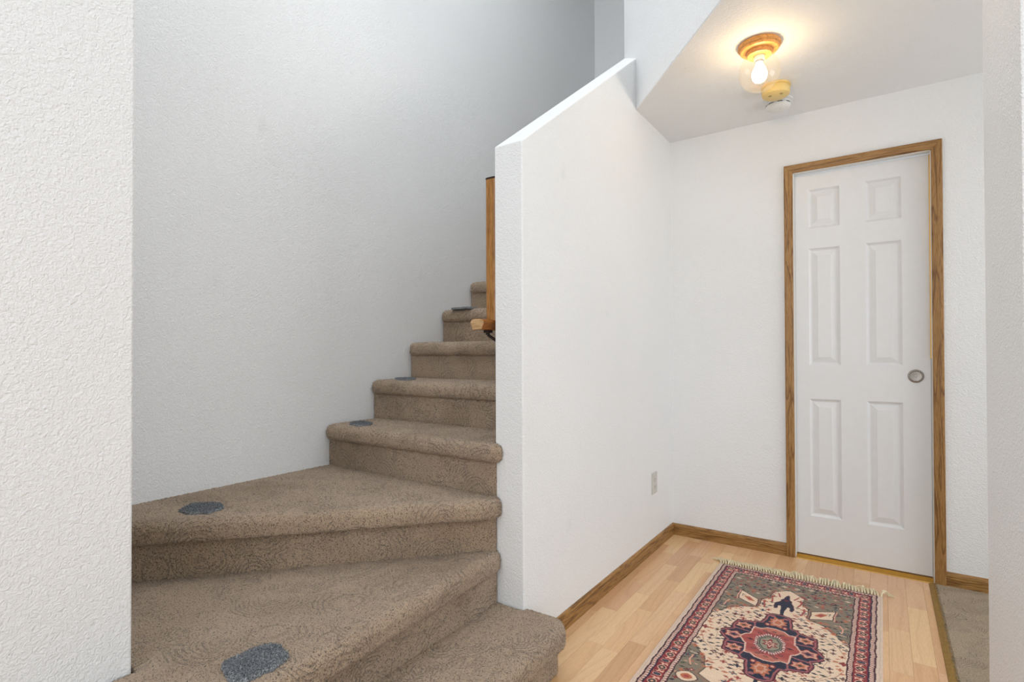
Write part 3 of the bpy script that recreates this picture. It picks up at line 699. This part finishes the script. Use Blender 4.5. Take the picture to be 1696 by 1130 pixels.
f2 = fl(0.125, 0.0, 0.030, 0.024)*(1+0.35*np.cos(5*ang)); put(inm & (f2 < 1.3), MAR); put(inm & (f2 < 0.9), PINK); put(inm & (f2 < 0.35), ROSE); put(inm & (f2 < 0.10), NAVY)
ang = np.arctan2(B-0.190, A)
f3 = fl(0.0, 0.185, 0.026, 0.036)*(1+0.30*np.cos(8*ang)); put(inm & (f3 < 1.2), ORG); put(inm & (f3 < 0.55), PINK); put(inm & (f3 < 0.18), ORG)
f4 = fl(0.031, 0.150, 0.011, 0.013); put(inm & (f4 < 1), MAR); put(inm & (f4 < 0.3), PINK)
f5 = fl(0.024, 0.232, 0.010, 0.008); put(inm & (f5 < 1), ROSE)
spk = rng.rand(*UU.shape) < 0.10; put(inm & spk, BLU, 0.6)
ru = [(0, 0.124), (0.028, 0.119), (0.048, 0.100), (0.070, 0.103), (0.074, 0.040), (0.086, 0.030), (0.098, 0.008), (0.098, -0.008), (0.0, -0.01)]
ir = inpoly(A, B, ru); dr_ = dseg(A, B, ru[:7], False)
put((dr_ < 0.0042) | False, srgb(228, 186, 168)); put(ir & (dr_ > 0.0015), RUST)
abr = (np.sin(V*130+1.2*np.sin(V*41)) > 0.35); put(ir & (dr_ > 0.0015) & abr, srgb(184, 92, 84), 0.7)
put(ir & (B > 0.088) & (dr_ > 0.003), srgb(200, 128, 104), 0.6)
put(ir & (np.abs(A-0.066)+2.2*np.abs(B) < 0.014), DARK)
for cu, cv in ((0.0, 0.098), (0.030, 0.090), (0.045, 0.062), (0.018, 0.080)): put(ir & (np.abs(A-cu)/0.010+np.abs(B-cv)/0.007 < 1), NAVY, 0.85); put(ir & (np.abs(A-cu)/0.004+np.abs(B-cv)/0.003 < 1), ORG)
def octd(w, h, c): return np.maximum(np.maximum(A/w, B/h), (A/w+B/h)/c)
o = octd(0.052, 0.074, 1.42); th_ = np.arctan2(B/0.074, A/0.052)
put(ir & (o < 1) & (o > 0.80), MAR)
put(ir & (o < 0.98) & (o > 0.80) & (np.sin(th_*36) > -0.1), srgb(225, 200, 190))
put(o < 0.80, DGRN); put((o < 0.74) & (o > 0.70), srgb(170, 160, 140)); put(o < 0.62, srgb(152, 142, 122))
ang = np.arctan2(B, A); rr_ = np.hypot(A/0.020, B/0.026)*(1+0.3*np.cos(6*ang)); put(rr_ < 1, MAR); put((rr_ < 0.62) & (rr_ > 0.4), CREAM); put(rr_ < 0.25, ROSE)
# borders
S_ = np.where(0.3245-A < 0.6900-B, V, U)        # coordinate along the border
Wd = E_
put(E_ < 0.0835, DARK)
def guard(lo, hi):
    m = (E_ > lo) & (E_ < hi); t = (E_-lo)/(hi-lo); put(m, srgb(226, 190, 172))
    ph = (S_/0.0135) % 1.0
    put(m & (np.abs(ph-0.15-0.5*t) < 0.09), DARK); put(m & (np.abs(ph-0.80+0.35*t) < 0.07), MAR); put(m & ((ph-0.45)**2+(t-0.8)**2*0.4 < 0.012), DGRN)
guard(0.0055, 0.0180); guard(0.0665, 0.0790)
mb = (E_ > 0.0235) & (E_ < 0.0635); put(mb, MAR); put(mb & (np.sin(S_*55) > 0.2), srgb(158, 60, 60), 0.8)
put((E_ > 0.0180) & (E_ < 0.0235), srgb(48, 34, 60))
t = (E_-0.0435)/0.020; per = 0.092; idx = np.floor((S_+per/2)/per); ph = ((S_+per/2) % per - per/2)
e1 = (t/0.78)**2 + (ph/0.0165)**2 + 0.6*np.abs(t/0.78*ph/0.0165)
put(mb & (e1 < 1.05), srgb(232, 192, 168)); put(mb & (e1 < 0.72), srgb(96, 60, 58)); put(mb & (e1 < 0.42), DGRN); put(mb & (e1 < 0.12), PINK)
for sg in (1, -1):
    hk = [(-0.1, sg*0.015), (-0.1, sg*0.027), (-0.75, sg*0.031)]; d_ = dseg(t*0.020, ph, [(p[0]*0.020, p[1]) for p in hk], False); put(mb & (d_ < 0.0024), srgb(240, 190, 168))
    hk = [(-0.1, sg*0.022), (0.55, sg*0.026), (0.7, sg*0.019)]; d_ = dseg(t*0.020, ph, [(p[0]*0.020, p[1]) for p in hk], False); put(mb & (d_ < 0.0024), srgb(240, 190, 168))
ph2 = (S_ % per) - per/2
e2 = (t/0.70)**2 + (ph2/0.0085)**2; put(mb & (e2 < 1.2), srgb(214, 178, 164)); put(mb & (e2 < 0.8), NAVY); put(mb & (e2 < 0.2), BLU)
put(mb & ((t-0.55)**2 + ((np.abs(ph2)-0.0165)/0.006)**2 < 0.10), PINK); put(mb & ((t+0.6)**2 + ((np.abs(ph2)-0.015)/0.006)**2 < 0.12), NAVY)
# margin
put(E_ < 0.0, MARG); put((E_ < 0.0) & (np.abs(0.3345-A) < 0.001), MARG*0.8)
C *= (1 + 0.16*(rng.rand(*UU.shape)-0.5))[..., None]
ROWN = np.repeat(rng.rand(len(vs), 1), len(us), 1); C *= (1+0.08*(ROWN-0.5))[..., None]
ZZ = 0.0062 + 0.0006*(rng.rand(*UU.shape)-0.5) + 0.0012*np.sin(VV*9+UU*5)*0.5
edge = (np.abs(UU) > HW-0.0011) | (np.abs(VV) > HL-0.0011); ZZ[edge] = 0.0006
ZZ[E_ < 0] *= 0.80
nu, nv = len(us), len(vs)
verts = np.stack([UU, VV, ZZ], -1).reshape(-1, 3)
ii = (np.arange(nv-1)[:, None]*nu + np.arange(nu-1)[None]).reshape(-1)
faces = np.stack([ii, ii+1, ii+1+nu, ii+nu], 1)
me = bpy.data.meshes.new('oriental_rug')
me.vertices.add(len(verts)); me.vertices.foreach_set('co', verts.ravel().astype(np.float32))
me.loops.add(faces.size); me.loops.foreach_set('vertex_index', faces.ravel().astype(np.int32))
me.polygons.add(len(faces)); me.polygons.foreach_set('loop_start', np.arange(0, faces.size, 4, dtype=np.int32)); me.polygons.foreach_set('loop_total', np.full(len(faces), 4, dtype=np.int32))
me.update(); me.validate()
at = me.attributes.new('knots', 'FLOAT_COLOR', 'POINT')
cc = np.ones((len(verts), 4), np.float32); cc[:, :3] = np.clip(C.reshape(-1, 3), 0, 1); at.data.foreach_set('color', cc.ravel())
mr, nt, b = newmat('rug_wool', 0.92, 0.1)
an = N(nt, 'ShaderNodeAttribute', attribute_name='knots'); b.inputs['Sheen Weight'].default_value = 0.15
nz = N(nt, 'ShaderNodeTexNoise', Scale=700.0, Detail=1.0); nt.links.new(coords(nt), nz.inputs['Vector'])
nt.links.new(mix(nt, 1.0, an.outputs['Color'], ramp(nt, nz.outputs[0], [(0.3, (0.80, 0.80, 0.80)), (0.7, (1.02, 1.02, 1.02))]), 'MULTIPLY'), b.inputs['Base Color'])
bump(nt, nz.outputs[0], b, 0.5, 0.0015)
rug = link('oriental_rug', me, mr, None, (-0.3500, 2.178, 0.0))
tag(rug, 'oriental rug with navy and rust medallion, red border and cream fringe on laminate', 'rug')
# fringe: real strands
FRM = flat('fringe_cotton', (0.93, 0.82, 0.58), 0.9, spec=0.1, nscale=300, namp=0.22)
def fringe(side):
    bm = bmesh.new(); rr = random.Random(31+side)
    nt_ = 58
    for k in range(nt_):
        u0 = -HW + 0.006 + (2*HW-0.012)*k/(nt_-1)
        f = k/(nt_-1)
        lean = -0.034 + rr.uniform(-0.022, 0.022) + (0.012 if f > 0.5 else 0)
        if f < 0.5: lean -= 0.014
        else: lean += rr.uniform(-0.02, 0.03)
        if k < 3: lean = -0.045
        if k == nt_-1: lean = 0.045
        curl = rr.uniform(0.2, 1.5) * (1.0 if f > 0.5 else 0.15)
        L = rr.uniform(0.046, 0.062)*(0.80 if f > 0.55 else 1.0)
        for s in range(9):
            o1, l2 = rr.uniform(-0.004, 0.004), L*rr.uniform(0.75, 1.1); ln = lean + rr.uniform(-0.016, 0.013); hz = rr.uniform(0.003, 0.011); w = 0.0021
            pts = []
            for q in range(6):
                tt = q/5; y = l2*math.sin(tt*(1.57+0.9*curl))/ (1.0 if curl < 0.5 else 1.05)
                pts.append(Vector((u0 + o1*(0.3+tt) + ln*tt*tt, side*(HL - 0.002 + y), 0.003 + hz*math.sin(math.pi*min(1, tt*1.1))*(1+0.8*curl) + 0.0006*s*0.4)))
            prev = None
            for q, p in enumerate(pts):
                ww = w*(1-0.6*q/5)
                ring = [bm.verts.new(p+Vector(d)*ww) for d in ((-1, 0, -0.6), (1, 0, -0.6), (0, 0, 1.1))]
                if prev:
                    for i in range(3): j = (i+1) % 3; bm.faces.new((prev[i], prev[j], ring[j], ring[i]))
                prev = ring
    o = link('fringe', finish(bm, 'fringe'), FRM, rug); o['kind'] = 'stuff'
fringe(1); fringe(-1)
